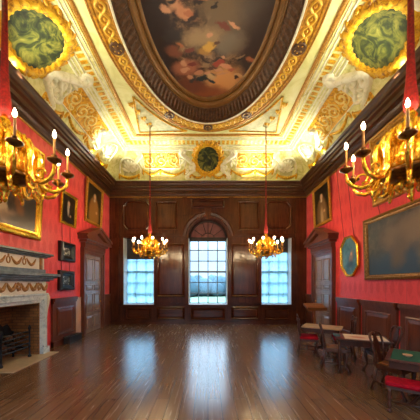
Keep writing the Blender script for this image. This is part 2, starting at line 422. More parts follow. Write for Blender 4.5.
# ------------------------------------------------------------------ windows
def window(num, x0, x1, cols, rows, blind_z, arch=False, label=''):
    yw = YO-.16; cx = (x0+x1)/2
    w = thing('window_%d' % num, label, 'window', (cx, yw, SILL), kind='structure')
    hw = (x1-x0)/2; H = HEAD-SILL
    b = B(); fr = .05
    b.box(-hw, -hw+fr, -.04, .06, 0, H); b.box(hw-fr, hw, -.04, .06, 0, H)
    b.box(-hw, hw, -.05, .06, 0, .06); b.box(-hw, hw, -.05, .06, H-.05, H+.03)
    b.box(-hw, hw, -.045, .05, H*.5-.04, H*.5+.04)
    for i in range(1, cols):
        x = -hw+2*hw*i/cols; b.box(x-.019, x+.019, -.03, .03, .05, H-.05)
    for j in range(1, rows):
        if j*2 == rows: continue
        z = H*j/rows; b.box(-hw+.05, hw-.05, -.03, .03, z-.019, z+.019)
    b.obj('sash_frame', 'sash', w)
    b = B(); b.box(-hw+.04, hw-.04, .0, .008, .04, H-.04); b.obj('glass_pane', 'glass', w)
    # painted lining of the opening
    b = B(); d = YO-YB-.16-.01
    b.box(-hw, -hw+.02, -d, -.05, .005, H); b.box(hw-.02, hw, -d, -.05, .005, H); b.box(-hw, hw, -d, -.05, .005, .02)
    b.obj('opening_lining', 'reveal', w)
    bz = blind_z-SILL
    if blind_z < HEAD:
        b = B(); b.box(-hw+.03, hw-.03, -.085, -.075, bz, H-.06); b.tube([(-hw+.03, -.08, H-.05), (hw-.03, -.08, H-.05)], .035, 10)
        b.box(-hw+.03, hw-.03, -.092, -.068, bz-.02, bz+.01)
        b.obj('roller_blind', 'shade', w)
        b = B(); b.box(-hw+.04, hw-.04, -.066, -.063, .07, bz+.02); b.obj('sheer_screen', 'sheer', w)
    if arch:
        b = B(); zc = SPR-SILL
        rings = [[Vector((r*cos(PI*i/24), yy, zc+r*sin(PI*i/24))) for r, yy in ((AR, -.04), (AR-.05, -.04), (AR-.05, .06), (AR, .06))] for i in range(25)]
        b.loft(rings, True, True)
        for k in range(1, 5):
            a = PI*k/5; b.tube([(.28*cos(a), 0, zc+.28*sin(a)), (.8*cos(a), 0, zc+.8*sin(a))], .014, 6)
        b.tube([(.3*cos(PI*i/12), 0, zc+.3*sin(PI*i/12)) for i in range(13)], .014, 6)
        b.tube([(0, 0, zc), (0, 0, zc+.8)], .014, 6)
        b.box(-hw, hw, -.09, .06, zc-.07, zc+.09)
        b.obj('fanlight_bars', 'shade', w)
        b = B(); b.prism([(.8*cos(PI*i/24), zc+.8*sin(PI*i/24)) for i in range(25)], lambda x, z, d: Vector((x, d, z)), .03, .04)
        b.obj('fanlight_blind', 'fan', w)
    return w
window(1, *WX[0], 3, 6, 2.80, label='sash window at the left of the far wall with a lowered dark blind')
window(2, *WX[1], 4, 6, 3.66, True, label='tall arched window in the middle of the far wall')
window(3, *WX[2], 3, 6, 3.10, label='sash window at the right of the far wall with a short dark blind')

# ------------------------------------------------------------------ cornice
CP = [(0, 5.40), (.03, 5.40), (.03, 5.44), (.06, 5.45), (.08, 5.50), (.13, 5.54), (.13, 5.60), (.20, 5.62), (.22, 5.68), (.30, 5.70), (.30, 5.76), (.35, 5.78), (.37, 5.84), (.42, 5.87), (.44, 5.92), (.20, 5.92), (.20, 5.6)]
b = B()
b.moulding([(-W, YF), (W, YF), (W, YB), (-W, YB)], CP, lambda x, y, h: Vector((x, y, h)))
tag(b.obj('trim_1', 'cornice'), 'heavy dark wood cornice below the painted cove', 'cornice', kind='structure')
b = B()
b.moulding([(-W, YF), (W, YF), (W, YB), (-W, YB)], [(0, 5.37), (.03, 5.375), (.045, 5.39), (.03, 5.405), (0, 5.405)], lambda x, y, h: Vector((x, y, h)))
tag(b.obj('trim_2', 'oldgilt'), 'thin gilt fillet under the cornice', 'trim', kind='structure')

# ------------------------------------------------------------------ ceiling
OC = Vector((0, 5.0)); OA, OB = 3.02, 1.80        # oval opening half sizes along y and x
FX, FYB, FYF = 2.5, 8.67, 1.34
def oval(th, da): return Vector(((OB+da)*sin(th), OC.y+(OA+da)*cos(th)))
NO = 96
b = B(); rings = []
angs = sorted([2*PI*i/NO for i in range(NO)]+[math.atan2(sx*FX, sy) % (2*PI) for sx in (-1, 1) for sy in (FYB-OC.y, FYF-OC.y)])
for th in angs:
    dx, dy = sin(th), cos(th)
    k = min(FX/abs(dx) if abs(dx) > 1e-6 else 1e9, ((FYB if dy > 0 else OC.y*2-FYF)-OC.y)/abs(dy) if abs(dy) > 1e-6 else 1e9)
    e = 1/math.sqrt((dx/OB)**2+(dy/OA)**2)
    rings.append([Vector((dx*e, OC.y+dy*e, ZF)), Vector((dx*k, OC.y+dy*k, ZF))])
b.loft(rings, False, False, True)
ceil = tag(b.obj('ceiling', 'cream'), 'cream ceiling with painted gilt scrolls around an oval', 'ceiling', kind='structure')
CL = 1.95
IX, IYB, IYF = 1.45, 1.70, 1.70
def cove(s, u, w, off=0.0):
    """s in LRBF, u along the wall, w metres up the curve"""
    t = w/CL*PI/2; q = 1-cos(t); z = ZL+(ZF-ZL)*sin(t)
    if s in 'LR':
        X = W-.24-IX*q; n = Vector((-IX*sin(t), 0, 0)); tz = (ZF-ZL)*cos(t)
        # tangent (dx,dz)=(-IX sin t, tz); normal into the room
        nn = Vector((-tz, 0, -IX*sin(t))).normalized()
        p = Vector((X, u, z))
        if s == 'L': p.x *= -1; nn.x *= -1
    else:
        I = IYB; tz = (ZF-ZL)*cos(t); nn = Vector((0, -tz, -I*sin(t))).normalized()
        if s == 'B': p = Vector((u, YB-.26-I*q, z))
        else: p = Vector((u, YF+.24+I*q, z)); nn.y *= -1
    return p+nn*off, nn
def ulim(s, w):
    q = 1-cos(w/CL*PI/2)
    if s in 'LR': return YF+.24+IYF*q, YB-.26-IYB*q
    return -(W-.24-IX*q), W-.24-IX*q
b = B()
for s in 'LRBF':
    rings = []
    for i in range(25):
        w = CL*i/24; u0, u1 = ulim(s, w)
        rings.append([cove(s, u0+(u1-u0)*j/24, w)[0] for j in range(25)])
    b.loft(rings, False)
cv = b.obj('cove', 'cove', ceil, smooth=True)

def stroke(b, s, pts, wid, hgt=.02, off=.004):
    P = [cove(s, u, w, off) for u, w in pts]
    b.ribbon([p for p, n in P], [n for p, n in P], wid, hgt)
def spiral(cu, cw, r0, r1, a0, turns, n=22):
    return [(cu+(r0+(r1-r0)*i/n)*cos(a0+turns*2*PI*i/n), cw+(r0+(r1-r0)*i/n)*sin(a0+turns*2*PI*i/n)) for i in range(n+1)]
def taper(n, w0, w1): return [w0+(w1-w0)*i/(n-1) for i in range(n)]
def patch(b, s, u0, u1, w0, w1, off, nu=12, nw=8):
    rings = [[cove(s, u0+(u1-u0)*j/nu, w0+(w1-w0)*i/nw, off)[0] for j in range(nu+1)] for i in range(nw+1)]
    b.loft(rings, False)
    # edges back to the cove
    ed = [(u0+(u1-u0)*j/nu, w0) for j in range(nu+1)]+[(u1, w0+(w1-w0)*i/nw) for i in range(1, nw+1)]+[(u1-(u1-u0)*j/nu, w1) for j in range(1, nu+1)]+[(u0, w1-(w1-w0)*i/nw) for i in range(1, nw)]
    b.loft([[cove(s, u, w, off)[0], cove(s, u, w, -.002)[0]] for u, w in ed], False, False, True)

def scroll_panel(s, u0, u1, w0, w1):
    b = B(); patch(b, s, u0, u1, w0, w1, .012); pn = b.obj('scroll_panel', 'pground', ceil)
    b = B(); g = B()
    L = u1-u0; n = max(2, round(L/.42)); du = L/n; wm = (w0+w1)/2; hh = (w1-w0)/2
    for i in range(n):
        cu = u0+du*(i+.5); d = 1 if i % 2 else -1
        a0 = PI/2*d
        r = min(du*.52, hh*.86)
        pts = spiral(cu, wm-d*hh*.06, r, .04, a0, 1.6*d, 30); stroke(b, s, pts, taper(31, .018, .034), .035, .014)
        pts = spiral(cu+du*.3, wm+d*hh*.55, hh*.36, .02, -a0, -1.1*d, 16); stroke(b, s, pts, taper(17, .014, .022), .03, .014)
        pts = spiral(cu-du*.3, wm-d*hh*.6, hh*.3, .02, a0, 1.1*d, 16); stroke(g, s, pts, taper(17, .02, .03), .03, .014)
        for k in range(3):
            a = a0+k*2.1; pts = [(cu+r*q*cos(a+q*.5), wm+r*q*sin(a+q*.5)) for q in (.55, .8, 1.0, 1.15)]
            pts = [(min(max(p, u0+.02), u1-.02), min(max(q2, w0+.02), w1-.02)) for p, q2 in pts]
            stroke(g if k % 2 else b, s, pts, [.012, .034, .028, .006], .03, .014)
    b.obj('scrollwork', 'pale_gold', pn, True); g.obj('leafwork', 'pgold', pn, True)
    b = B()
    ed = [(u0, w0), (u1, w0), (u1, w1), (u0, w1), (u0, w0)]
    for a, c in zip(ed[:-1], ed[1:]):
        stroke(b, s, [(a[0]+(c[0]-a[0])*k/8, a[1]+(c[1]-a[1])*k/8) for k in range(9)], .025, .03)
    b.obj('panel_border', 'white', pn)

def medallion(s, cu, cw, r, ry):
    b = B(); rings = []
    for i in range(11):
        q = i/10
        rings.append([cove(s, cu+r*q*cos(2*PI*j/40), cw+ry*q*sin(2*PI*j/40), .055)[0] for j in range(40)])
    b.loft(rings, True); md = b.obj('medallion', 'grisaille', ceil, True)
    b = B(); n = 160
    pts = [(cu+(r+.06)*cos(2*PI*j/n), cw+(ry+.06)*sin(2*PI*j/n)) for j in range(n+1)]
    stroke(b, s, pts, [.12+.03*sin(24*2*PI*j/n) for j in range(n+1)], .085, .004)
    pts = [(cu+(r+.0)*cos(2*PI*j/n), cw+(ry+.0)*sin(2*PI*j/n)) for j in range(n+1)]
    stroke(b, s, pts, .026, .06, .04)
    for j in range(20):
        a = 2*PI*j/20; R = r+.12; RY = ry+.12
        pts = [(cu+(R+q*.1)*cos(a+q*.16), cw+(RY+q*.1)*sin(a+q*.16)) for q in (-.4, .1, .6, .9)]
        if max(p[1] for p in pts) < CL-.1 and min(p[1] for p in pts) > .05: stroke(b, s, pts, [.02, .055, .045, .01], .05)
    b.obj('leafy_rim', 'pgold', md, True)

def volute(s, cu, cw, k, sz, mat='white', up=1):
    """plump S shaped acanthus volute"""
    b = B()
    n = 30
    p1 = spiral(cu+k*.18*sz, cw+up*.3*sz, .16*sz, .03*sz, -PI/2 if up > 0 else PI/2, .95*k*up, 18)
    p2 = spiral(cu-k*.12*sz, cw-up*.34*sz, .2*sz, .03*sz, PI/2 if up > 0 else -PI/2, .95*k*up, 18)
    mid = list(reversed(p1))+p2
    stroke(b, s, mid, [(.03+.075*sin(PI*i/(len(mid)-1)))*sz for i in range(len(mid))], .11*sz+.03)
    for q in range(5):
        a = -1.2+q*.6
        pts = [(cu+k*(.1+.32*f*cos(a))*sz, cw+(.34*f*sin(a))*sz*1.2) for f in (.2, .5, .8, 1.0)]
        stroke(b, s, pts, [.02*sz, .06*sz, .05*sz, .01*sz], .05*sz+.01)
    return b.obj('volute', mat, ceil, True)

def swag(s, ua, ub, w, sag, th=.055):
    b = B(); n = 26
    pts = [(ua+(ub-ua)*i/n, w-sag*sin(PI*i/n)) for i in range(n+1)]
    stroke(b, s, pts, [th*(.45+.55*sin(PI*i/n))*(1+.16*sin(i*2.4)) for i in range(n+1)], .06)
    for e in (ua, ub):
        stroke(b, s, [(e, w+.06), (e+.01, w-.05), (e-.015, w-.16), (e, w-.22)], [.02, .045, .04, .01], .04)
    return b.obj('swag', 'pgold', ceil, True)

def shell(s, cu, cw, k):
    b = B(); patch(b, s, min(cu, cu+k*.5), max(cu, cu+k*.5), cw-.28, cw+.42, .01); sp = b.obj('corner_cartouche', 'sage', ceil)
    b = B()
    for q in range(7):
        a = PI*.12+q*PI*.76/6
        pts = [(cu+k*(.22+.34*f*cos(a)), cw-.16+.55*f*sin(a)) for f in (.15, .5, .85, 1.0)]
        stroke(b, s, pts, [.02, .05, .06, .02], .06, .01)
    for r_ in (.4,):
        pts = [(cu+k*(.22+(r_+.03)*cos(a)), cw-.16+.62*sin(a)) for a in [PI*i/20 for i in range(21)]]
        stroke(b, s, pts, .035, .05, .01)
    b.obj('shell_ribs', 'white', sp, True)

for s in 'LR':
    medallion(s, 5.02, 1.0, .56, .56)
    for k in (-1, 1):
        scroll_panel(s, 5.0+k*2.3-.92, 5.0+k*2.3+.92, .60, 1.30)
        volute(s, 5.0+k*1.02, 1.15, k, 1.05); volute(s, 5.0+k*.98, .5, k, .85, up=-1); volute(s, 5.0+k*1.22, .78, -k, .6)
        volute(s, 5.0+k*3.32, .85, -k, .75)
        swag(s, 5.0+k*1.25-.3, 5.0+k*1.25+.4, .42, .2)
        swag(s, 5.0+k*2.28-.5, 5.0+k*2.28+.5, .58, .22); swag(s, 5.0+k*3.2-.3, 5.0+k*3.2+.3, .52, .2)
        shell(s, 5.0+k*3.85, .75, k)
        swag(s, 5.0+k*4.15-.42, 5.0+k*4.15+.42, .42, .16, .07)
for s in 'BF':
    medallion(s, 0, 1.0, .44, .52)
    for k in (-1, 1):
        scroll_panel(s, min(k*1.12, k*2.58), max(k*1.12, k*2.58), .64, 1.26)
        volute(s, k*.78, 1.0, k, .85); volute(s, k*.72, .42, k, .6, up=-1)
        swag(s, k*.42-.3, k*.42+.3, .42, .2); swag(s, k*1.45-.5, k*1.45+.5, .56, .22); swag(s, k*2.3-.35, k*2.3+.35, .56, .2)
        volute(s, k*2.82, .95, -k, .75)
        shell(s, k*2.95, .6, k); swag(s, k*3.25-.4, k*3.25+.4, .36, .15, .07)
# ribs and friezes running right round the cove
b = B(); g = B()
for s in 'LRBF':
    for w, wd, hh in ((.06, .04, .03), (1.34, .03, .03), (1.42, .014, .02), (1.50, .02, .03), (1.74, .02, .03), (1.82, .014, .02)):
        u0, u1 = ulim(s, w); stroke(b, s, [(u0+(u1-u0)*i/30, w) for i in range(31)], wd, hh)
    u0, u1 = ulim(s, 1.62); n = int((u1-u0)/.16)
    for i in range(n):
        a = u0+(u1-u0)*(i+.5)/n
        patch(g, s, a-.045, a+.045, 1.55, 1.69, .012, 1, 1)
    u0, u1 = ulim(s, 1.875); stroke(g, s, [(u0+(u1-u0)*i/30, 1.872) for i in range(31)], .012, .012)
e = B()
for s in 'LRBF':
    u0, u1 = ulim(s, 1.93); stroke(e, s, [(u0+(u1-u0)*i/30, 1.93) for i in range(31)], .045, .04)
e.obj('cove_edge_bead', 'oldgilt', ceil, True)
b.obj('cove_ribs', 'white', ceil, True); g.obj('cove_frieze', 'pgold', ceil)
# triangular spandrels on the flat
for sx in (-1, 1):
    for sy in (-1, 1):
        th0, th1 = .30, 1.02
        arc = []
        for i in range(13):
            th = th0+(th1-th0)*i/12; p = oval(th, .62); arc.append((sx*min(p.x, 2.32), OC.y+sy*min(p.y-OC.y, 3.52)))
        corner = (sx*2.34, OC.y+sy*3.54)
        b = B(); vs = [Vector((x, y, ZF-.012)) for x, y in arc]+[Vector((corner[0], corner[1], ZF-.012))]
        b.add(vs, [(i, i+1, 13) for i in range(12)]); sp = b.obj('spandrel', 'sage', ceil)
        b = B(); loop = [Vector((x, y, ZF-.012)) for x, y in arc]+[Vector((corner[0], corner[1], ZF-.012)), Vector((arc[0][0], arc[0][1], ZF-.012))]
        dn = Vector((0, 0, -1)); b.ribbon(loop, [dn]*len(loop), .035, .03)
        for q in range(4):
            pts = [Vector((sx*(2.22-.1*q+.06*cos(k*.6)), OC.y+sy*(2.15+.3*q+.09*sin(k*.9)+k*.02), ZF-.014)) for k in range(9)]
            b.ribbon(pts, [dn]*9, [.02, .04, .05, .05, .06, .05, .05, .03, .01], .03)
        b.obj('spandrel_border', 'pgold', sp, True)

# oval painting with its frame
op = thing('ceiling_painting', 'large oval ceiling painting of brown and peach clouds in a deep gilt frame', 'painting', (0, 0, 0))
b = B(); rings = []
for i in range(9):
    q = i/8; rings.append([Vector((1.42*q*sin(2*PI*j/64), OC.y+2.7*q*cos(2*PI*j/64), 7.36)) for j in range(64)])
b.loft(rings, True)
rp = random.Random(3)
cm = painting('cloud_canvas', [(.30, (24, 15, 12)), (.44, (70, 47, 32)), (.56, (122, 92, 62)), (.70, (176, 142, 100))], [
    (-1.15, 5.2, .42, 2.8, 0, (44, 22, 18), .45), (1.1, 5.5, .4, 2.2, 0, (62, 42, 32), .5), (.75, 4.7, .5, .9, 0, (84, 70, 56), .6),
    (.25, 5.1, .4, .6, .4, (116, 94, 66), .7), (-.1, 5.75, .45, .22, .1, (160, 132, 92), .6), (.55, 5.9, .35, .25, .3, (120, 104, 82), .5),
    (.42, 6.95, .5, .42, .2, (220, 158, 92), .45), (-.1, 7.35, .6, .22, 0, (150, 84, 44), .5), (-.45, 7.1, .4, .25, -.4, (120, 66, 40), .5),
    (-.6, 6.55, .35, .22, .3, (170, 104, 72), .4), (-.62, 6.62, .12, .08, .3, (206, 150, 112), .3), (-.4, 6.45, .1, .07, .3, (120, 50, 38), .3),
    (.02, 6.0, .22, .09, .7, (206, 158, 62), .4), (-.12, 6.12, .16, .07, -.3, (170, 122, 50), .4), (.2, 5.88, .1, .06, .2, (94, 60, 40), .3),
    (.45, 6.5, .22, .07, -.5, (214, 150, 108), .3), (.62, 6.62, .1, .06, .3, (176, 96, 66), .3), (.28, 6.4, .14, .07, .5, (160, 66, 48), .3),
    (.1, 6.55, .13, .06, .4, (90, 56, 44), .3), (-.05, 6.85, .30, .09, .35, (40, 48, 48), .3), (.12, 6.98, .12, .05, -.7, (34, 42, 46), .3), (-.42, 6.9, .16, .07, .9, (58, 56, 52), .4),
    (-.25, 6.7, .12, .07, .2, (192, 134, 96), .3), (.0, 6.72, .09, .05, 0, (206, 150, 112), .3),
    (-.5, 5.2, .26, .12, -.4, (196, 134, 92), .35), (-.72, 4.95, .12, .22, .3, (200, 146, 104), .35), (-.2, 5.02, .1, .07, .2, (46, 32, 28), .3), (-.35, 5.3, .18, .07, .6, (54, 36, 30), .3),
    *[(-.15+rp.gauss(0, .5), rp.choice((4.9, 5.3, 6.2, 6.7))+rp.gauss(0, .22), rp.uniform(.05, .15), rp.uniform(.03, .08), rp.uniform(-1, 1), rp.choice(((206, 150, 108), (60, 38, 28), (176, 108, 70), (44, 32, 28), (150, 120, 84), (120, 58, 42), (208, 170, 116))), .35) for _ in range(26)],
    (-.02, 4.85, .3, .10, .2, (188, 122, 84), .35), (.2, 4.75, .14, .08, .5, (212, 164, 124), .3), (-.8, 5.7, .25, .16, .3, (50, 36, 30), .4), (-.85, 6.1, .2, .14, -.3, (130, 74, 48), .4)], .13, 5.0, .5, 'xy')
b.obj('canvas', cm, op)
def osweep(prof, n=128):
    b = B(); rings = []
    for j in range(n):
        th = 2*PI*j/n
        rings.append([Vector((*oval(th, da), z)) for da, z in prof])
    b.loft(rings, False, False, True); return b
osweep([(.02, 6.9), (.02, 6.87), (-.02, 6.86), (-.02, 6.94), (-.05, 6.96), (-.16, 7.12), (-.22, 7.16), (-.26, 7.22)]).obj('inner_cornice', 'coffer', op)
b = osweep([(-.24, 7.20), (-.245, 7.16), (-.275, 7.16), (-.285, 7.22), (-.31, 7.25), (-.36, 7.27), (-.36, 7.31), (-.39, 7.29), (-.41, 7.29), (-.42, 7.33), (-.46, 7.37)])
b.obj('canvas_moulding', 'framegold', op)
b = B(); rings = []
for j in range(108*4):
    th = 2*PI*j/(108*4); out = -.04 if j % 4 < 2 else 0.0
    rings.append([Vector((*oval(th, da), z)) for da, z in ((-.02, 6.93), (-.03+out*1.2, 6.93), (-.06+out*1.4, 6.98), (-.13+out*1.4, 7.08), (-.19+out*.8, 7.13), (-.22, 7.15))])
b.loft(rings, False, False, True); b.obj('bracket_course', 'coffer', op)
osweep([(.03, 6.895), (.03, 6.86), (.06, 6.855), (.08, 6.87), (.36, 6.875), (.38, 6.855), (.42, 6.855), (.44, 6.875), (.44, 6.9)]).obj('guilloche_band', 'bandgold', op)
osweep([(-.015, 6.88), (-.005, 6.85), (.02, 6.845), (.04, 6.85), (.045, 6.87)]).obj('white_bead', 'white', op, True)
osweep([(.435, 6.88), (.44, 6.85), (.47, 6.85), (.48, 6.88), (.48, 6.9)]).obj('outer_bead', 'oldgilt', op, True)
b = B(); dn = Vector((0, 0, -1)); n = 720
for ph in (0, PI):
    pts = [Vector((*oval(2*PI*j/n, .22+.09*sin(44*2*PI*j/n+ph)), 6.872)) for j in range(n+1)]
    b.ribbon(pts, [dn]*(n+1), .028, .028)
for j in range(88):
    p = oval(2*PI*(j+.5)/88, .22); b.lathe([(.034, 0), (.028, -.02), (.004, -.03)], (p.x, p.y, 6.872), 8)
b.obj('guilloche_strapwork', 'bandstrap', op, True)
for k in range(8):
    th = .92+PI/4*k*1.0 if False else [0.0, .62, 1.42, 2.2, PI, PI+.94, PI+1.72, PI+2.52][k]
    p = oval(th, .22); b = B()
    b.lathe([(.16, 0), (.16, -.02), (.12, -.035), (.10, -.02), (.07, -.02), (.05, -.04), (.004, -.05)], (p.x, p.y, 6.868), 20)
    b.obj('rosette', 'coffer', op, True)

# ------------------------------------------------------------------ things on the side walls
def on_wall(name, label, cat, side, yc, z, gap=0.0, lean=0.0, group=None, kind=None):
    """local x along the wall, -y into the room"""
    x = (-W+gap) if side == 'L' else (W-gap)
    return thing(name, label, cat, (x, yc, z), PI/2 if side == 'L' else -PI/2, group, lean, kind)
loc = lambda x, z, d: Vector((x, -d, z))
FRAME = [(0, 0), (0, .05), (.02, .075), (.05, .08), (.065, .055), (.09, .05), (.10, .03), (.115, .03), (.115, 0)]
def picture(name, label, cat, side, y0, y1, z0, z1, frame, canvas, fw=.11, depth=1.0, lean=.03, cords=None, prof=None, poly=None, cordmat='rope'):
    w, h = y1-y0, z1-z0; yc = (y0+y1)/2
    r = on_wall(name, label, cat, side, yc, z0, .004, lean)
    poly = poly or rectp(-w/2, w/2, 0, h)
    k = fw/.115; pr = [(o*k, d*depth) for o, d in (prof or FRAME)]
    b = B(); b.moulding(poly, pr, loc); b.obj('frame', frame, r)
    # backing and canvas
    n = len(poly); cx, cy = 0, h/2
    b = B(); ins = fw*.9
    def shrink(p): return (cx+(p[0]-cx)*(1-ins/(w/2)), cy+(p[1]-cy)*(1-ins/(h/2)))
    b.prism([shrink(p) for p in poly], loc, .002, .024*depth); b.obj('canvas', canvas, r)
    if cords:
        for x in (-w*.28, w*.28):
            b = B(); b.tube([(x, -.02, h-.02), (x, -.012+(cords-h)*lean*-1, cords-z0 if cords > z1 else h+.1)], .007, 5)
            b.obj('hanging_cord', 'cord', r)
    return r
M['cord'] = plain('dark_cord', (96, 20, 26), .7)
def portrait(name, skin, coat, w, h, extra=(), ground=((.3, (22, 18, 14)), (.7, (52, 42, 32)))):
    return painting(name, list(ground), [
        (0, h*.28, w*.30, h*.36, 0, coat, .25), (0, h*.50, w*.2, h*.16, 0, coat, .3),
        (0, h*.70, w*.105, h*.095, 0, (48, 32, 24), .3), (w*.005, h*.68, w*.07, h*.07, 0, skin, .25),
        (0, h*.59, w*.05, h*.035, 0, (196, 184, 164), .4), (w*.14, h*.32, w*.05, h*.035, 0, skin, .4)]+list(extra), .03, 7, .3)
# left wall
big = painting('dark_group_canvas', [(.32, (22, 16, 16)), (.5, (56, 42, 34)), (.68, (112, 92, 72))], [
    (.45, 1.5, .5, .5, 0, (58, 60, 64), .7), (.2, .9, .16, .5, .1, (122, 74, 34), .3), (.22, 1.42, .07, .08, .1, (196, 150, 112), .3), (-.25, .55, .12, .34, .3, (186, 160, 128), .3), (-.12, .98, .07, .08, 0, (200, 156, 118), .3), (.5, .62, .14, .36, -.1, (38, 34, 36), .3), (.48, 1.05, .06, .07, 0, (178, 132, 98), .3),
    (-.1, .35, .22, .14, .4, (150, 116, 92), .5), (.55, .7, .25, .5, 0, (60, 54, 52), .5), (-.5, 1.3, .3, .35, 0, (40, 34, 32), .5), (.3, .3, .5, .16, 0, (76, 60, 48), .6),
    (-.22, 1.35, .12, .12, 0, (188, 140, 104), .4)], .1, 3.5, .3)
picture('oil_painting', 'large dark oil painting in a gilt frame above the chimneypiece', 'painting', 'L', 4.4, 6.14, 2.76, 4.9, 'gilt', big, .17, 1.4, .05)
picture('portrait_painting', 'gilt framed portrait of a dark clad sitter hung above two small black frames', 'painting', 'L', 7.02, 7.84, 3.43, 4.38, 'gilt',
        portrait('dark_clad_sitter', (196, 150, 120), (28, 26, 30), .8, .95, [(-.02, .5, .05, .2, .1, (170, 160, 150), .4)]), .08, .8, .06)
picture('portrait_painting', 'gilt framed portrait of an ochre robed sitter above the left door', 'painting', 'L', 8.44, 9.74, 3.84, 5.34, 'oldgilt',
        portrait('ochre_robed_sitter', (200, 156, 118), (150, 104, 52), 1.3, 1.5), .12, .9, .05)
relief = painting('relief_panel', [(.46, (14, 15, 18)), (.53, (90, 96, 100)), (.58, (214, 216, 210))], [], .05, 11, .3)
picture('framed_relief', 'upper of two small black framed reliefs beside the fireplace', 'framed picture', 'L', 6.98, 7.72, 2.36, 2.92, 'black', relief, .17, 1.5, .0, 3.42)
relief2 = painting('relief_panel_dim', [(.46, (12, 14, 18)), (.54, (70, 78, 84)), (.60, (180, 186, 184))], [], .05, 10, .3)
picture('framed_relief', 'lower of two small black framed reliefs beside the fireplace', 'framed picture', 'L', 6.95, 7.68, 1.52, 2.09, 'black', relief2, .17, 1.5, .0, 2.35)
# right wall
picture('portrait_painting', 'gilt framed portrait of a pale robed figure above the right door', 'painting', 'R', 8.42, 9.76, 3.84, 5.34, 'oldgilt',
        portrait('pale_robed_sitter', (204, 164, 130), (128, 96, 62), 1.3, 1.5, [(0, .3, .1, .34, 0, (190, 160, 118), .5)]), .12, .9, .05)
oct_c = painting('blue_octagon_canvas', [(.3, (52, 96, 124)), (.7, (104, 148, 172))], [
    (.08, .52, .09, .22, -.3, (150, 130, 128), .6), (.1, .66, .045, .05, 0, (206, 166, 146), .4), (.02, .36, .16, .1, .3, (60, 90, 116), .6)], .05, 4, .2)
ow, oh = .9, 1.2
picture('octagonal_picture', 'gilt octagonal frame holding a blue picture, beside the right door', 'picture', 'R', 6.87, 7.77, 1.92, 3.10, 'gilt', oct_c, .065, .9, .04, 5.35,
        poly=clipp(-ow/2, ow/2, 0, oh-.02, .29))
sea = painting('dusky_sea_canvas', [(.3, (30, 38, 50)), (.5, (58, 66, 78)), (.7, (92, 92, 94))], [
    (.9, 1.2, .6, .35, .3, (132, 120, 112), .7), (.3, 1.05, .55, .3, .2, (120, 104, 96), .7), (-.3, .95, .4, .3, 0, (112, 96, 90), .7),
    (0, .28, 1.6, .36, 0, (34, 72, 110), .5), (.5, .35, .16, .3, .5, (104, 98, 94), .6), (-.2, .6, .2, .35, -.3, (92, 84, 84), .6)], .14, 4.0, .6)
picture('seascape_painting', 'wide dusky blue landscape painting in a dark gilt frame above the card tables', 'painting', 'R', 3.9, 6.56, 1.80, 3.36, 'darkgilt', sea, .13, 1.3, .03, 3.6)
up = painting('upper_canvas', [(.3, (36, 28, 22)), (.7, (96, 78, 56))], [(-.3, .7, .3, .5, 0, (110, 84, 54), .6)], .1, 3.5, .3)
picture('oil_painting', 'dark gilt framed painting hung high above the wide blue painting', 'painting', 'R', 4.55, 6.25, 3.62, 5.3, 'oldgilt', up, .17, 1.3, .05)

# wainscot bays
def wainscot(side, y0, y1, h=1.28):
    sx = -1 if side == 'L' else 1; par = wl if side == 'L' else wr
    fn = (lambda y, z, d: Vector((sx*(W-.06-d), y, z)))
    b = B()
    b.prism(rectp(y0, y1, 0, h-.02), lambda y, z, d: Vector((sx*(W-d), y, z)), 0, .06)
    b.prism(rectp(y0-.0, y1+.0, h-.09, h), lambda y, z, d: Vector((sx*(W-d), y, z)), 0, .12)
    b.prism(rectp(y0, y1, h-.15, h-.09), lambda y, z, d: Vector((sx*(W-d), y, z)), 0, .09)
    b.prism(rectp(y0, y1, 0, .15), lambda y, z, d: Vector((sx*(W-d), y, z)), 0, .085)
    m = .16
    poly = rectp(y0+m, y1-m, .28, h-.26)
    if sx > 0: poly = [(y, z) for y, z in poly]
    wall_panel(b, poly, fn, True, [(0, 0), (0, .02), (.03, .035), (.05, .005), (.12, .02), (.13, .02)])
    return b.obj('wainscot_panel', 'wainscot', par)
for y0, y1 in ((6.66, 7.82), (3.2, 4.62), (1.8, 3.1), (.5, 1.7)): wainscot('L', y0, y1, 1.31)
for y0, y1 in ((6.84, 8.0), (5.49, 6.72), (4.14, 5.37), (2.79, 4.02), (1.44, 2.67)): wainscot('R', y0, y1)
for side, par in (('L', wl), ('R', wr)):
    sx = -1 if side == 'L' else 1
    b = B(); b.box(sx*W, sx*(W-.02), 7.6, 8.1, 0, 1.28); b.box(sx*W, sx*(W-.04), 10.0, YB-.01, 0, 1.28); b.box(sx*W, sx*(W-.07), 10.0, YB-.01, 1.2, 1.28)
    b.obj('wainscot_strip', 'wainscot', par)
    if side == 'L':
        b = B(); b.box(-W, -W+.05, 7.84, 8.16, 0, 1.28); b.obj('painted_light_strip', 'lightstrip', par)  # wall strip beside the door, its bright window light painted on

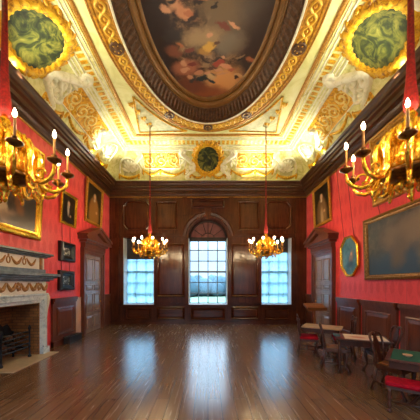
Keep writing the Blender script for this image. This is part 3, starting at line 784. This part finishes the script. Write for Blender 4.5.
# doors with pediments
def door(num, side, label):
    d = on_wall('door_%d' % num, label, 'door', side, 9.02, 0, 0, kind='structure')
    hw, H = .62, 2.72
    b = B(); b.box(-hw, hw, -.05, -.001, .01, H)
    for (x0, x1) in ((-hw+.1, -.06), (.06, hw-.1)):
        for (z0, z1) in ((.16, .58), (.70, 1.36), (1.48, 1.68), (1.80, 2.60)):
            wall_panel(b, rectp(x0, x1, z0, z1), lambda x, z, q: Vector((x, -.05-q, z)), True, [(0, 0), (0, .012), (.02, .02), (.035, .0), (.07, .012), (.08, .012)])
    b.obj('door_leaf', 'doorwood', d)
    b = B()
    for sx in (-1, 1):
        b.box(sx*hw, sx*(hw+.10), -.09, -.001, 0, H+.02); b.box(sx*(hw+.10), sx*(hw+.2), -.13, -.001, 0, H+.12)
    b.box(-hw-.1, hw+.1, -.09, -.001, H, H+.1); b.box(-hw-.2, hw+.2, -.13, -.001, H+.1, H+.2)
    b.obj('architrave', 'wainscot', d)
    b = B()
    b.box(-hw-.18, hw+.18, -.16, -.001, H+.2, H+.40)
    b.box(-hw-.26, hw+.26, -.24, -.001, H+.36, H+.44); b.box(-hw-.36, hw+.36, -.34, -.001, H+.44, H+.52)
    L = hw+.36; z0 = H+.50; zt = z0+.38
    b.prism([(-L+.12, z0), (L-.12, z0), (0, zt-.1)], loc, .001, .18)
    for sx in (-1, 1):
        th = math.atan2(zt-z0, L)
        b.prism([(sx*L, z0), (sx*L, z0+.07), (0, zt+.07), (0, zt-.07), (sx*(L-.16), z0)], loc, .001, .30)
        b.prism([(sx*(L+.04), z0+.06), (sx*(L+.04), z0+.12), (0, zt+.13), (0, zt+.06)], loc, .001, .36)
    b.obj('pediment', 'wainscot', d)
    b = B(); b.lathe([(.0, 0), (.03, .0), (.036, .02), (.02, .04), (.0, .045)], (0, 0, 0), 12)
    k = B(); k.add([Vector((p[0]+(.54 if side == 'L' else -.54), -.05-p[2], p[1]+1.05)) for p in b.v], b.f)
    k.obj('door_knob', 'brass', d, True)
    return d
door(1, 'L', 'panelled wooden door under a pediment in the left wall')
door(2, 'R', 'panelled wooden door under a pediment in the right wall')

# ------------------------------------------------------------------ fireplace
fp = thing('fireplace', 'marble chimneypiece with gilt festoons and a grey mantel shelf on the left wall', 'fireplace', (-W, 5.3, 0), PI/2)
hw = .72
b = B()
for sx in (-1, 1):
    b.box(sx*hw, sx*(hw+.07), -.16, 0, 0, 1.34); b.box(sx*(hw+.07), sx*(hw+.19), -.20, 0, 0, 1.46); b.box(sx*(hw+.03), sx*(hw+.15), -.185, 0, .2, 1.3)
    b.box(sx*(hw+.004), sx*(hw+.24), -.23, 0, 0, .16)
b.box(-hw, hw, -.16, 0, FZ, FZ+.09); b.box(-hw-.192, hw+.192, -.204, 0, FZ+.07, FZ+.2)
b.box(-hw-.19, hw+.19, -.23, 0, FZ+.18, FZ+.22)
b.obj('surround', 'marble', fp, bevel=.008)
b = B(); b.box(-hw-.19, hw+.19, -.17, 0, FZ+.22, 1.78); b.obj('frieze', 'statuary', fp)
def lib(b, pts, wd, h, base):
    P = [Vector((x, -base, z)) for x, z in pts]; b.ribbon(P, [Vector((0, -1, 0))]*len(P), wd, h)
b = B()
for cx in (-.64, .0, .64):
    for k in (-1, 1):
        lib(b, [(cx+k*(.03+.05*i/10*2), 1.70-.14*sin(PI*i/10)*1.1) for i in range(0)] or [(cx+k*(.07+.24*i/10), 1.72-.15*sin(PI*i/10)) for i in range(11)], [.018+.03*sin(PI*i/10) for i in range(11)], .05, .168)
    for k in range(7):
        a = 2*PI*k/7; lib(b, [(cx+.02*cos(a), 1.64+.02*sin(a)), (cx+.05*cos(a), 1.64+.06*sin(a)), (cx+.075*cos(a), 1.64+.10*sin(a))], [.02, .035, .012], .05, .168)
b.obj('festoon', 'sienna', fp, True)
b = B()
for d, z0, z1 in ((.22, 1.76, 1.79), (.28, 1.79, 1.84), (.34, 1.84, 1.88), (.40, 1.88, 1.95)):
    b.box(-hw-d*.8-.1, hw+d*.8+.1, -d, 0, z0, z1)
b.obj('mantel_shelf', 'blueslate', fp, bevel=.012)
b = B()
for sx in (-1, 1):
    P = [(sx*(hw+.23+.07*q), -.10, z) for q, z in ((1.0, 1.46), (1.35, 1.36), (1.1, 1.22), (.6, 1.05), (.35, .86), (.5, .74))]
    b = B(); b.tube(P, [.05, .075, .07, .055, .045, .02], 10); b.obj('side_scroll', 'statuary', fp, True)
b = B(); b.box(-hw-.19, hw+.19, -.16, 0, 1.95, 2.05); b.obj('overmantel_plinth', 'blueslate', fp)
b = B(); b.box(-hw-.17, hw+.17, -.13, 0, 2.05, 2.33); b.obj('overmantel', 'statuary', fp)
b = B()
for cx in (-.44, 0.0, .44):
    lib(b, [(cx-.15+.3*i/12, 2.28-.14*sin(PI*i/12)) for i in range(13)], [.014+.022*sin(PI*i/12) for i in range(13)], .04, .128)
for cx in (-.22, .22):
    lib(b, [(cx+.045*cos(2*PI*i/16), 2.20+.065*sin(2*PI*i/16)) for i in range(17)], .016, .04, .128)
    lib(b, [(cx, 2.27), (cx, 2.32)], .02, .03, .128)
for sx in (-1, 1): b.box(sx*.72, sx*.82, -.145, -.1, 2.05, 2.33)
b.obj('festoon', 'sienna', fp, True)
b = B()
for d, z0, z1 in ((.18, 2.33, 2.36), (.24, 2.36, 2.39), (.30, 2.39, 2.44)): b.box(-hw-d*.5-.15, hw+d*.5+.15, -d, 0, z0, z1)
b.obj('upper_shelf', 'blueslate', fp, bevel=.01)
b = B()
b.box(-hw-.02, hw+.02, .55, .62, 0, FZ+.05); b.box(-hw-.1, -hw, 0, .62, 0, FZ+.05); b.box(hw, hw+.1, 0, .62, 0, FZ+.05); b.box(-hw-.1, hw+.1, .0, .62, FZ+.0, FZ+.08); b.box(-hw-.1, hw+.1, 0.0, .62, -.08, .012)
b.box(-hw, -hw+.02, -.135, .6, .0, FZ); b.box(hw-.02, hw, -.135, .6, 0, FZ); b.box(-hw, hw, -.13, .6, FZ-.02, FZ)
b.obj('firebox', 'brick', fp)
b = B(); b.box(-.52, .94, -.47, 0, -.02, .014); b.box(-hw, hw, 0, .55, 0, .014); b.obj('hearth_slab', 'hearthstone', fp)
# grate
gt = thing('fire_grate', 'black iron fire basket inside the fireplace', 'grate', (-W+.02, 5.40, .014), PI/2)
b = B()
for z in (.24, .33, .42, .51, .60): b.tube([(-.40, -.02, z), (.40, -.02, z)], .013, 6)
for x in (-.34, .34):
    b.tube([(x, .0, .24), (x, .32, .24)], .013, 6)
for z in (.3, .42, .56):
    for sx in (-1, 1): b.tube([(sx*.38, -.02, z), (sx*.38, .34, z)], .012, 6)
for i in range(7): b.tube([(-.36+.12*i, -.01, .22), (-.36+.12*i, .34, .22)], .011, 6)
b.obj('basket', 'iron', gt)
for sx in (-1, 1):
    b = B(); b.lathe([(.035, 0), (.04, .03), (.02, .06), (.018, .2), (.03, .24), (.018, .28), (.018, .6), (.03, .64), (.036, .68), (.02, .72), (.002, .75)], (sx*.40, -.03, 0), 10); b.obj('front_post', 'iron', gt, True)
    b = B(); b.box(sx*.38-.015, sx*.38+.015, .32, .35, 0, .6); b.obj('rear_post', 'iron', gt)
b = B()
b.prism([(-.38, .2), (.38, .2), (.38, .6), (.25, .78), (.12, .74), (0, .86), (-.12, .74), (-.25, .78), (-.38, .6)], loc, -.38, -.36)
b.obj('fireback', 'iron', gt)
lg = B()
for i in range(26):
    x, y_, z = random.uniform(-.3, .3), random.uniform(.06, .28), .30+random.uniform(-.03, .26)
    r = random.uniform(.04, .07)
    lg.lathe([(.002, -r), (r*.8, -r*.6), (r, 0), (r*.7, r*.6), (.002, r*.9)], (x, y_, z), 7)
o = lg.obj('coals', 'coal', gt); o['kind'] = 'stuff'
# black floor box by the wainscot
fb = thing('floor_box', 'low black box on the floor against the wainscot by the left door', 'box', (-W+.20, 7.38, 0), PI/2)
b = B(); b.box(-.34, .34, -.10, .08, 0, .17); b.obj('body', 'ironbox', fb, bevel=.01)
b = B(); b.box(-.36, .36, -.12, .09, .17, .20); b.obj('lid', 'ironbox', fb, bevel=.006)

# ------------------------------------------------------------------ chandeliers
def make_chandelier():
    r = empty('chandelier', (0, 0, 0))
    tag(r, 'x', 'chandelier', 'gilt chandeliers')
    S_ = .8
    def slim(b):
        b.v = [(p[0]*S_, p[1]*S_, p[2]) for p in b.v]; return b
    b = B(); b.lathe([(.002, 2.66), (.05, 2.665), (.10, 2.69), (.16, 2.71), (.25, 2.73), (.285, 2.745), (.29, 2.765), (.26, 2.78), (.24, 2.79)], n=40); slim(b).obj('base_dish', 'bronze', r, True)
    b = B(); b.lathe([(.235, 2.78), (.262, 2.80), (.27, 2.83), (.262, 2.86), (.268, 2.88), (.262, 2.90), (.245, 2.93), (.24, 2.98), (.225, 3.02), (.19, 3.05), (.12, 3.07), (.06, 3.09), (.03, 3.12)], n=120, lobes=20, amp=.03); slim(b).obj('bowl', 'gilt', r, True)
    b = B()
    for k in range(20):
        a = 2*PI*k/20
        P = [(cos(a)*q, sin(a)*q, z) for q, z in ((.25, 2.99), (.28, 3.04), (.285, 3.09), (.265, 3.135), (.235, 3.13), (.23, 3.10))]
        b.tube(P, [.025, .034, .034, .028, .02, .01], 7)
    for k in range(10):
        a = 2*PI*(k+.5)/10
        P = [(cos(a)*q, sin(a)*q, z) for q, z in ((.14, 3.05), (.17, 3.12), (.16, 3.19), (.12, 3.22), (.10, 3.19))]
        b.tube(P, [.02, .032, .03, .022, .008], 7)
    slim(b).obj('leaf_crown', 'gilt', r, True)
    b = B(); b.lathe([(.05, 3.06), (.035, 3.12), (.05, 3.18), (.065, 3.22), (.04, 3.27), (.055, 3.30), (.03, 3.34), (.02, 3.38)], n=16); b.obj('stem', 'gilt', r, True)
    b = B()
    b.lathe([(.002, 2.50), (.022, 2.52), (.03, 2.55), (.015, 2.58), (.04, 2.61), (.055, 2.645), (.03, 2.68)], n=14)
    for k in range(8):
        a = 2*PI*k/8; P = [(cos(a)*q, sin(a)*q, z) for q, z in ((.06, 2.70), (.10, 2.67), (.12, 2.63), (.10, 2.60), (.075, 2.62))]; b.tube(P, [.018, .024, .022, .016, .008], 7)
    b.obj('pendant', 'gilt', r, True)
    b = B(); b.lathe([(.055, 3.36), (.064, 3.42), (.054, 3.50), (.040, 3.64), (.032, 3.85), (.027, 4.2), (.024, 4.5)], n=14); b.obj('tassel_sleeve', 'rope', r, True)
    b = B(); b.tube([(0, 0, 4.45), (0, 0, 6.86)], .017, 8); b.obj('rope', 'rope', r, True)
    b = B(); b.lathe([(.10, 6.897), (.09, 6.87), (.05, 6.85), (.03, 6.80), (.018, 6.78)], n=16); b.obj('ceiling_boss', 'sage', r, True)
    for k in range(10):
        a = 2*PI*k/10; ca, sa = cos(a), sin(a)
        def P(q): return [(ca*x, sa*x, z) for x, z in q]
        b = B()
        # outer S-curved branch
        path = [(.19, 3.01), (.23, 3.07), (.265, 3.06), (.275, 2.97), (.265, 2.86), (.28, 2.76), (.33, 2.69), (.41, 2.675), (.49, 2.71), (.53, 2.76), (.54, 2.82), (.54, 2.87)]
        b.tube(P(path), [.02, .03, .034, .034, .032, .028, .024, .021, .02, .018, .016, .016], 8)
        curl = [(.40+.05*cos(t), 2.765+.045*sin(t)) for t in [-PI/2-5.0*i/12 for i in range(13)]]
        b.tube(P(curl), [.016-.008*i/12 for i in range(13)], 6)
        b.tube(P([(.27, 2.80), (.25, 2.73), (.27, 2.65), (.31, 2.61), (.345, 2.63)]), [.02, .024, .024, .018, .01], 7)
        b.lathe([(.001, 2.56), (.013, 2.57), (.02, 2.595), (.01, 2.62)], (ca*.31, sa*.31, 0), 8)
        ar = b.obj('arm', 'gilt', r, True)
        b = B(); b.lathe([(.012, 2.845), (.03, 2.855), (.062, 2.875), (.066, 2.888), (.05, 2.884), (.024, 2.886), (.022, 2.91), (.027, 2.925), (.015, 2.925)], (ca*.54, sa*.54, 0), 16); b.obj('drip_pan', 'bronze', ar, True)
        b = B(); b.lathe([(.0115, 2.90), (.0115, 3.085), (.009, 3.095)], (ca*.54, sa*.54, 0), 12); b.obj('candle', 'candle', ar, True)
        b = B(); b.lathe([(.006, 3.095), (.012, 3.105), (.015, 3.12), (.010, 3.142), (.001, 3.165)], (ca*.54, sa*.54, 0), 8); b.obj('flame', 'flame', ar, True)
    return r
ch = make_chandelier()
spots = [(-2.0, 2.46, 28, 'large near gilt candle chandelier in front of the oil painting above the fireplace'),
         (1.93, 2.38, 13, 'large near gilt candle chandelier above the green baize table and wide blue painting'),
         (-1.90, 8.19, 4, 'gilt candle chandelier hanging on a red rope before the left sash window'),
         (1.90, 8.19, -4, 'gilt candle chandelier hanging on a red rope before the right sash window')]
for i, (x, y, a, lab) in enumerate(spots):
    o = ch if i == 0 else copy_tree(ch)
    o.location = (x, y, 0); o.rotation_euler.z = math.radians(a); o['label'] = lab

# ------------------------------------------------------------------ furniture
TURN = [(.016, 0), (.026, .012), (.028, .03), (.015, .05), (.014, .06), (.026, .09), (.030, .12), (.016, .16), (.013, .18), (.024, .21), (.026, .24), (.013, .28), (.024, .30), (.024, .37)]
def turned_chair(label, x, y, rz, group):
    r = thing('side_chair', label, 'chair', (x, y, 0), math.radians(rz), group)
    b = B(); b.box(-.23, .23, -.21, .21, .385, .45); o = b.obj('seat', 'red', r, bevel=.025); o['label'] = 'red velvet seat'
    b = B(); b.box(-.215, .215, -.20, .20, .34, .388); b.obj('seat_rail', 'walnut', r)
    for sx in (-1, 1):
        b = B(); b.lathe(TURN, (sx*.19, -.17, 0), 10); b.obj('leg', 'walnut', r, True)
        b = B(); b.tube([(sx*.19, .24, 0), (sx*.19, .20, .2), (sx*.19, .19, .40)], [.02, .022, .022], 8); b.obj('leg', 'walnut', r, True)
        b = B(); P = [(.022, .40), (.018, .46), (.026, .50), (.016, .54), (.022, .60), (.026, .66), (.015, .72), (.022, .78), (.022, .86), (.012, .88), (.024, .91), (.016, .94), (.002, .955)]
        m = B(); m.lathe(P, (0, 0, 0), 10); b.add([(p[0]+sx*.19, p[1]+.19+(p[2]-.4)*.12, p[2]) for p in m.v], m.f); b.obj('back_post', 'walnut', r, True)
    b = B()
    for x_ in (-.12, .12): b.box(x_-.015, x_+.015, .195, .245, .50, .84, None)
    b.box(-.175, .175, .20, .23, .50, .54); b.box(-.175, .175, .235, .262, .80, .84)
    b.prism([(-.17, .84), (.17, .84), (.14, .90), (.06, .89), (0, .94), (-.06, .89), (-.14, .90)], lambda x_, z, d: Vector((x_, d, z)), .235, .262)
    for x_ in (-.06, 0, .06): b.box(x_-.012, x_+.012, .212, .236, .52, .82)
    b.obj('backrest', 'walnut', r)
    b = B()
    for sx in (-1, 1): b.tube([(sx*.19, -.17, .14), (sx*.19, .215, .14)], .014, 8)
    b.tube([(-.19, .03, .14), (.19, .03, .14)], .016, 8); b.tube([(-.19, -.17, .26), (.19, -.17, .26)], .016, 8)
    b.obj('stretcher', 'walnut', r, True)
    return r
def splat_chair(label, x, y, rz, group):
    r = thing('splat_back_chair', label, 'chair', (x, y, 0), math.radians(rz), group); r.scale = (.9, 1, 1)
    b = B(); b.prism([(-.23, -.2), (.23, -.2), (.18, .2), (-.18, .2)], lambda x_, y_, d: Vector((x_, y_, d)), .36, .44); b.obj('seat', 'honeyoak' if False else 'walnut', r, bevel=.015)
    b = B(); b.prism([(-.19, -.17), (.19, -.17), (.15, .16), (-.15, .16)], lambda x_, y_, d: Vector((x_, y_, d)), .438, .458); b.obj('seat_cushion', 'honeyoak', r, bevel=.008)
    for sx in (-1, 1):
        b = B(); b.tube([(sx*.22, -.225, .02), (sx*.215, -.21, .05), (sx*.19, -.165, .14), (sx*.205, -.19, .28), (sx*.205, -.185, .38)], [.034, .022, .018, .032, .034], 10)
        b.lathe([(.03, 0), (.034, .015), (.02, .03)], (sx*.22, -.225, 0), 10); b.obj('leg', 'walnut', r, True)
        b = B(); b.tube([(sx*.17, .26, 0), (sx*.165, .21, .18), (sx*.16, .18, .40)], [.02, .02, .024], 8); b.obj('leg', 'walnut', r, True)
        b = B(); b.tube([(sx*.16, .18, .38), (sx*.17, .20, .5), (sx*.15, .215, .60), (sx*.18, .235, .72), (sx*.185, .27, .84), (sx*.15, .285, .885), (sx*.06, .29, .90), (0, .29, .885)], [.022, .02, .018, .018, .02, .022, .022, .024], 8); b.obj('back_stile', 'walnut', r, True)
    b = B()
    half = [(.04, .43), (.05, .50), (.035, .55), (.075, .66), (.085, .74), (.05, .80), (.04, .84), (.06, .885)]
    poly = half+[(-a, c) for a, c in reversed(half)]
    n = len(half); fr = [[Vector((sx*a, .185+(c-.40)*.215+dd, c)) for sx, dd in ((-1, -.008), (1, -.008), (1, .008), (-1, .008))] for a, c in half]
    b.loft(fr, True, True); b.obj('splat', 'walnut', r)
    b = B()
    for sx in (-1, 1): b.tube([(sx*.19, -.165, .14), (sx*.166, .22, .15)], .013, 8)
    b.tube([(-.178, .03, .145), (.178, .03, .145)], .013, 8); b.obj('stretcher', 'walnut', r, True)
    return r
def table(name, label, x, y, rz, L, D, H, top_mat, group=None, inset=None, pillar=False):
    r = thing(name, label, 'table', (x, y, 0), math.radians(rz), group)
    b = B(); b.box(-L/2, L/2, -D/2, D/2, H-.03, H); b.obj('table_top', top_mat, r, bevel=.008)
    b = B()
    for sy in (-1, 1): b.box(-L/2+.05, L/2-.05, sy*(D/2-.06)-.012, sy*(D/2-.06)+.012, H-.13, H-.03)
    for sx in (-1, 1): b.box(sx*(L/2-.06)-.012, sx*(L/2-.06)+.012, -D/2+.05, D/2-.05, H-.13, H-.03)
    b.obj('apron', 'walnut', r)
    if pillar:
        b = B(); b.lathe([(.12, H-.14), (.05, H-.17), (.035, H-.22), (.055, H-.32), (.06, H-.38), (.03, H-.44), (.05, .16), (.055, .12), (.02, .10)], n=14); b.obj('pillar', 'walnut', r, True)
        b = B(); b.box(-.12, .12, -.12, .12, H-.14, H-.03); b.obj('block', 'walnut', r)
        for k in range(4):
            a = PI/4+PI/2*k; c_, s_ = cos(a), sin(a)
            b = B(); b.tube([(c_*.03, s_*.03, .15), (c_*.10, s_*.10, .15), (c_*.17, s_*.17, .09), (c_*.24, s_*.24, .03), (c_*.27, s_*.27, .022)], [.03, .028, .024, .02, .022], 8); b.obj('foot', 'walnut', r, True)
    for sx in (-1, 1) if not pillar else ():
        for sy in (-1, 1):
            b = B(); b.tube([(sx*(L/2-.065), sy*(D/2-.065), 0), (sx*(L/2-.07), sy*(D/2-.07), .06), (sx*(L/2-.065), sy*(D/2-.065), H*.6), (sx*(L/2-.065), sy*(D/2-.065), H-.03)], [.03, .017, .026, .032], 10)
            b.obj('leg', 'walnut', r, True)
    if inset:
        b = B(); b.box(-L/2+.06, L/2-.06, -D/2+.06, D/2-.06, H-.001, H+.004); o = b.obj('baize_inset', inset, r); o['label'] = 'green baize playing surface'
    return r
H = .66
table('card_table', 'pale topped wooden table nearest the right door and the reading stand', 2.82, 6.17, -32, .88, .58, H, 'palewood', pillar=True)
table('card_table', 'middle wooden table of the row along the right wall, with a pale sheet on top', 2.98, 4.86, -23, .92, .60, H, 'walnut')
table('card_table', 'nearest wooden table at the right with a green baize top', 3.06, 3.50, -40, .90, .78, H, 'walnut', None, 'baize', True)
# things lying on the tables
r = thing('game_board', 'pale printed sheet spread on the middle table', 'sheet', (3.02, 4.85, H), math.radians(-23))
b = B(); b.box(-.34, .36, -.24, .24, 0, .008); b.obj('sheet', 'paper', r)
b = B(); b.box(-.06, .06, -.14, .10, 0, .015); o = b.obj('folded_cloth', 'teal', bevel=.004); o.location = (2.62, 5.10, H); o.rotation_euler.z = math.radians(-23)
tag(o, 'folded teal cloth on the left end of the middle table', 'cloth')
r = thing('turned_dish', 'small pale brown dish near the corner of the green baize table', 'dish', (2.84, 3.56, H+.004), 0)
b = B(); b.lathe([(.03, 0), (.035, .004), (.055, .02), (.06, .032), (.05, .03), (.03, .014), (.002, .012)], n=18); b.obj('bowl', 'palewood', r, True)

turned_chair('red seated turned chair at the left side of the pale topped table', 2.45, 6.10, 72, 'red seated turned chairs')
turned_chair('red seated turned chair between pale topped table and right wall', 3.20, 5.95, -110, 'red seated turned chairs')
splat_chair('brown splat back chair tucked under the left end of the middle table', 2.56, 5.03, 66, 'brown splat back chairs')
splat_chair('brown splat back chair between the middle table and right wall', 3.26, 4.71, -100, 'brown splat back chairs')
splat_chair('brown splat back chair between middle table and green baize table', 2.90, 3.90, 30, 'brown splat back chairs')
# stool in front
st = thing('upholstered_stool', 'long red upholstered stool with turned legs in front of the green baize table', 'stool', (2.72, 3.22, 0), math.radians(-36)); st.scale = (1, 1, .95)
b = B(); b.box(-.36, .36, -.15, .15, .37, .44); o = b.obj('seat', 'red', st, bevel=.03); o['label'] = 'red velvet seat'
b = B(); b.box(-.34, .34, -.135, .135, .335, .372); b.obj('seat_rail', 'walnut', st)
for sx in (-1, 1):
    for sy in (-1, 1):
        b = B(); b.lathe([(q*1.1, z*.93) for q, z in TURN], (sx*.31, sy*.11, 0), 10); b.obj('leg', 'walnut', st, True)
b = B()
for sx in (-1, 1): b.tube([(sx*.31, -.11, .12), (sx*.31, .11, .12)], .015, 8)
b.tube([(-.31, 0, .12), (.31, 0, .12)], [.017, .017], 8); b.obj('stretcher', 'walnut', st, True)
# reading stand
rs = thing('reading_stand', 'wooden reading stand with a sloping board before the right door', 'stand', (3.46, 8.1, 0), 0)
b = B(); b.lathe([(.03, .06), (.035, .12), (.022, .2), (.028, .5), (.02, .8), (.03, .93)], n=12); b.obj('post', 'honeyoak', rs, True)
b = B()
for k in range(3):
    a = 2*PI*k/3+.5; b.tube([(0, 0, .12), (cos(a)*.14, sin(a)*.14, .09), (cos(a)*.26, sin(a)*.26, .02)], [.03, .025, .02], 8)
b.obj('foot', 'honeyoak', rs, True)
b = B(); m = Matrix.Rotation(math.radians(22), 4, 'X'); m.translation = (0, 0, .99)
b.box(-.30, .30, -.2, .2, -.06, .0, m); b.box(-.31, .31, -.22, -.19, -.06, .04, m); b.obj('sloping_board', 'honeyoak', rs, bevel=.006)

# ------------------------------------------------------------------ outside
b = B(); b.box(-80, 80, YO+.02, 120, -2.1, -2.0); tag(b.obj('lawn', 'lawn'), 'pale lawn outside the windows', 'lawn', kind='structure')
b = B()
for i in range(90):
    x = -60+120*i/89+random.uniform(-1, 1); y = 75+random.uniform(-6, 6); hgt = random.uniform(4.2, 7.0); r_ = random.uniform(2, 3.4)
    n = 9
    b.lathe([(r_*.3, 0), (r_*.9, hgt*.18), (r_, hgt*.4), (r_*.8, hgt*.7), (r_*.4, hgt*.93), (.05, hgt)], (x, y, -2.05), n, lobes=3, amp=.12)
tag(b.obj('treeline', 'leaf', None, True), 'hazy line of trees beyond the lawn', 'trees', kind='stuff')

# ------------------------------------------------------------------ light
sc = bpy.context.scene
w = bpy.data.worlds.new('sky'); sc.world = w; w.use_nodes = True
nt = w.node_tree; bg = nt.nodes['Background']; bg.inputs[0].default_value = (.60, .81, 1.0, 1)
tc = nt.nodes.new('ShaderNodeTexCoord'); sp = nt.nodes.new('ShaderNodeSeparateXYZ'); mr = nt.nodes.new('ShaderNodeMapRange')
nt.links.new(tc.outputs['Generated'], sp.inputs[0]); nt.links.new(sp.outputs[2], mr.inputs[0])
for i, v in ((1, .12), (2, .9), (3, 1.75), (4, 16.0)): mr.inputs[i].default_value = v
nt.links.new(mr.outputs[0], bg.inputs[1])
def area(name, loc_, rot, sx, sy, e, col, portal=False):
    l = bpy.data.lights.new(name, 'AREA'); l.shape = 'RECTANGLE'; l.size = sx; l.size_y = sy; l.energy = e; l.color = col
    o = bpy.data.objects.new(name, l); C.objects.link(o); o.location = loc_; o.rotation_euler = rot
    if portal: l.cycles.is_portal = True
    return o
for x0, x1 in WX: area('window_portal', ((x0+x1)/2, YO-.02, 2.24), (-PI/2, 0, 0), x1-x0, 2.85, 1, (1, 1, 1), True)
for x0, x1 in ((-3.5, -2.2), (-.7, .7), (2.2, 3.5)): area('front_portal', ((x0+x1)/2, YF-.21, 2.3), (PI/2, 0, 0), x1-x0, 2.8, 1, (1, 1, 1), True)
# uplights standing on the cornice
WARM = (1.0, .97, .74)
def uplight(loc_, aim, sx, sy, e, spread):
    d = Vector(aim).normalized()
    o = area('cornice_uplight', loc_, d.to_track_quat('-Z', 'Y').to_euler(), sx, sy, e, WARM); o.data.spread = math.radians(spread)
for k in range(3):
    for sx in (-1, 1):
        y = 1.6+k*3.4
        uplight((sx*(W-.33), y, ZL+.04), (-sx*1.0, 0, .85), .14, .9, 48, 120)
for sx in (-1, 1):
    uplight((sx*1.9, YB-.36, ZL+.04), (0, -1, .85), .9, .14, 36, 120)
    uplight((sx*(W-.34), YB-1.5, ZL+.04), (-sx*.66, .12, .8), .14, .2, 8, 80)
uplight((0, YF+.36, ZL+.04), (0, 1, .85), 2, .14, 30, 120)

# ------------------------------------------------------------------ camera
cam = bpy.data.cameras.new('camera'); co = bpy.data.objects.new('camera', cam); C.objects.link(co)
co.location = (0, 0, 1.7); co.rotation_euler = (PI/2, 0, 0)
cam.sensor_width = 36; cam.lens = 250/420*36; cam.shift_x = 2/420; cam.shift_y = 74/420; cam.clip_start = .05; cam.clip_end = 400
sc.camera = co
vs = sc.view_settings; vs.view_transform = 'Standard'; vs.look = 'None'; vs.exposure = 0; vs.gamma = 1; vs.use_curve_mapping = False
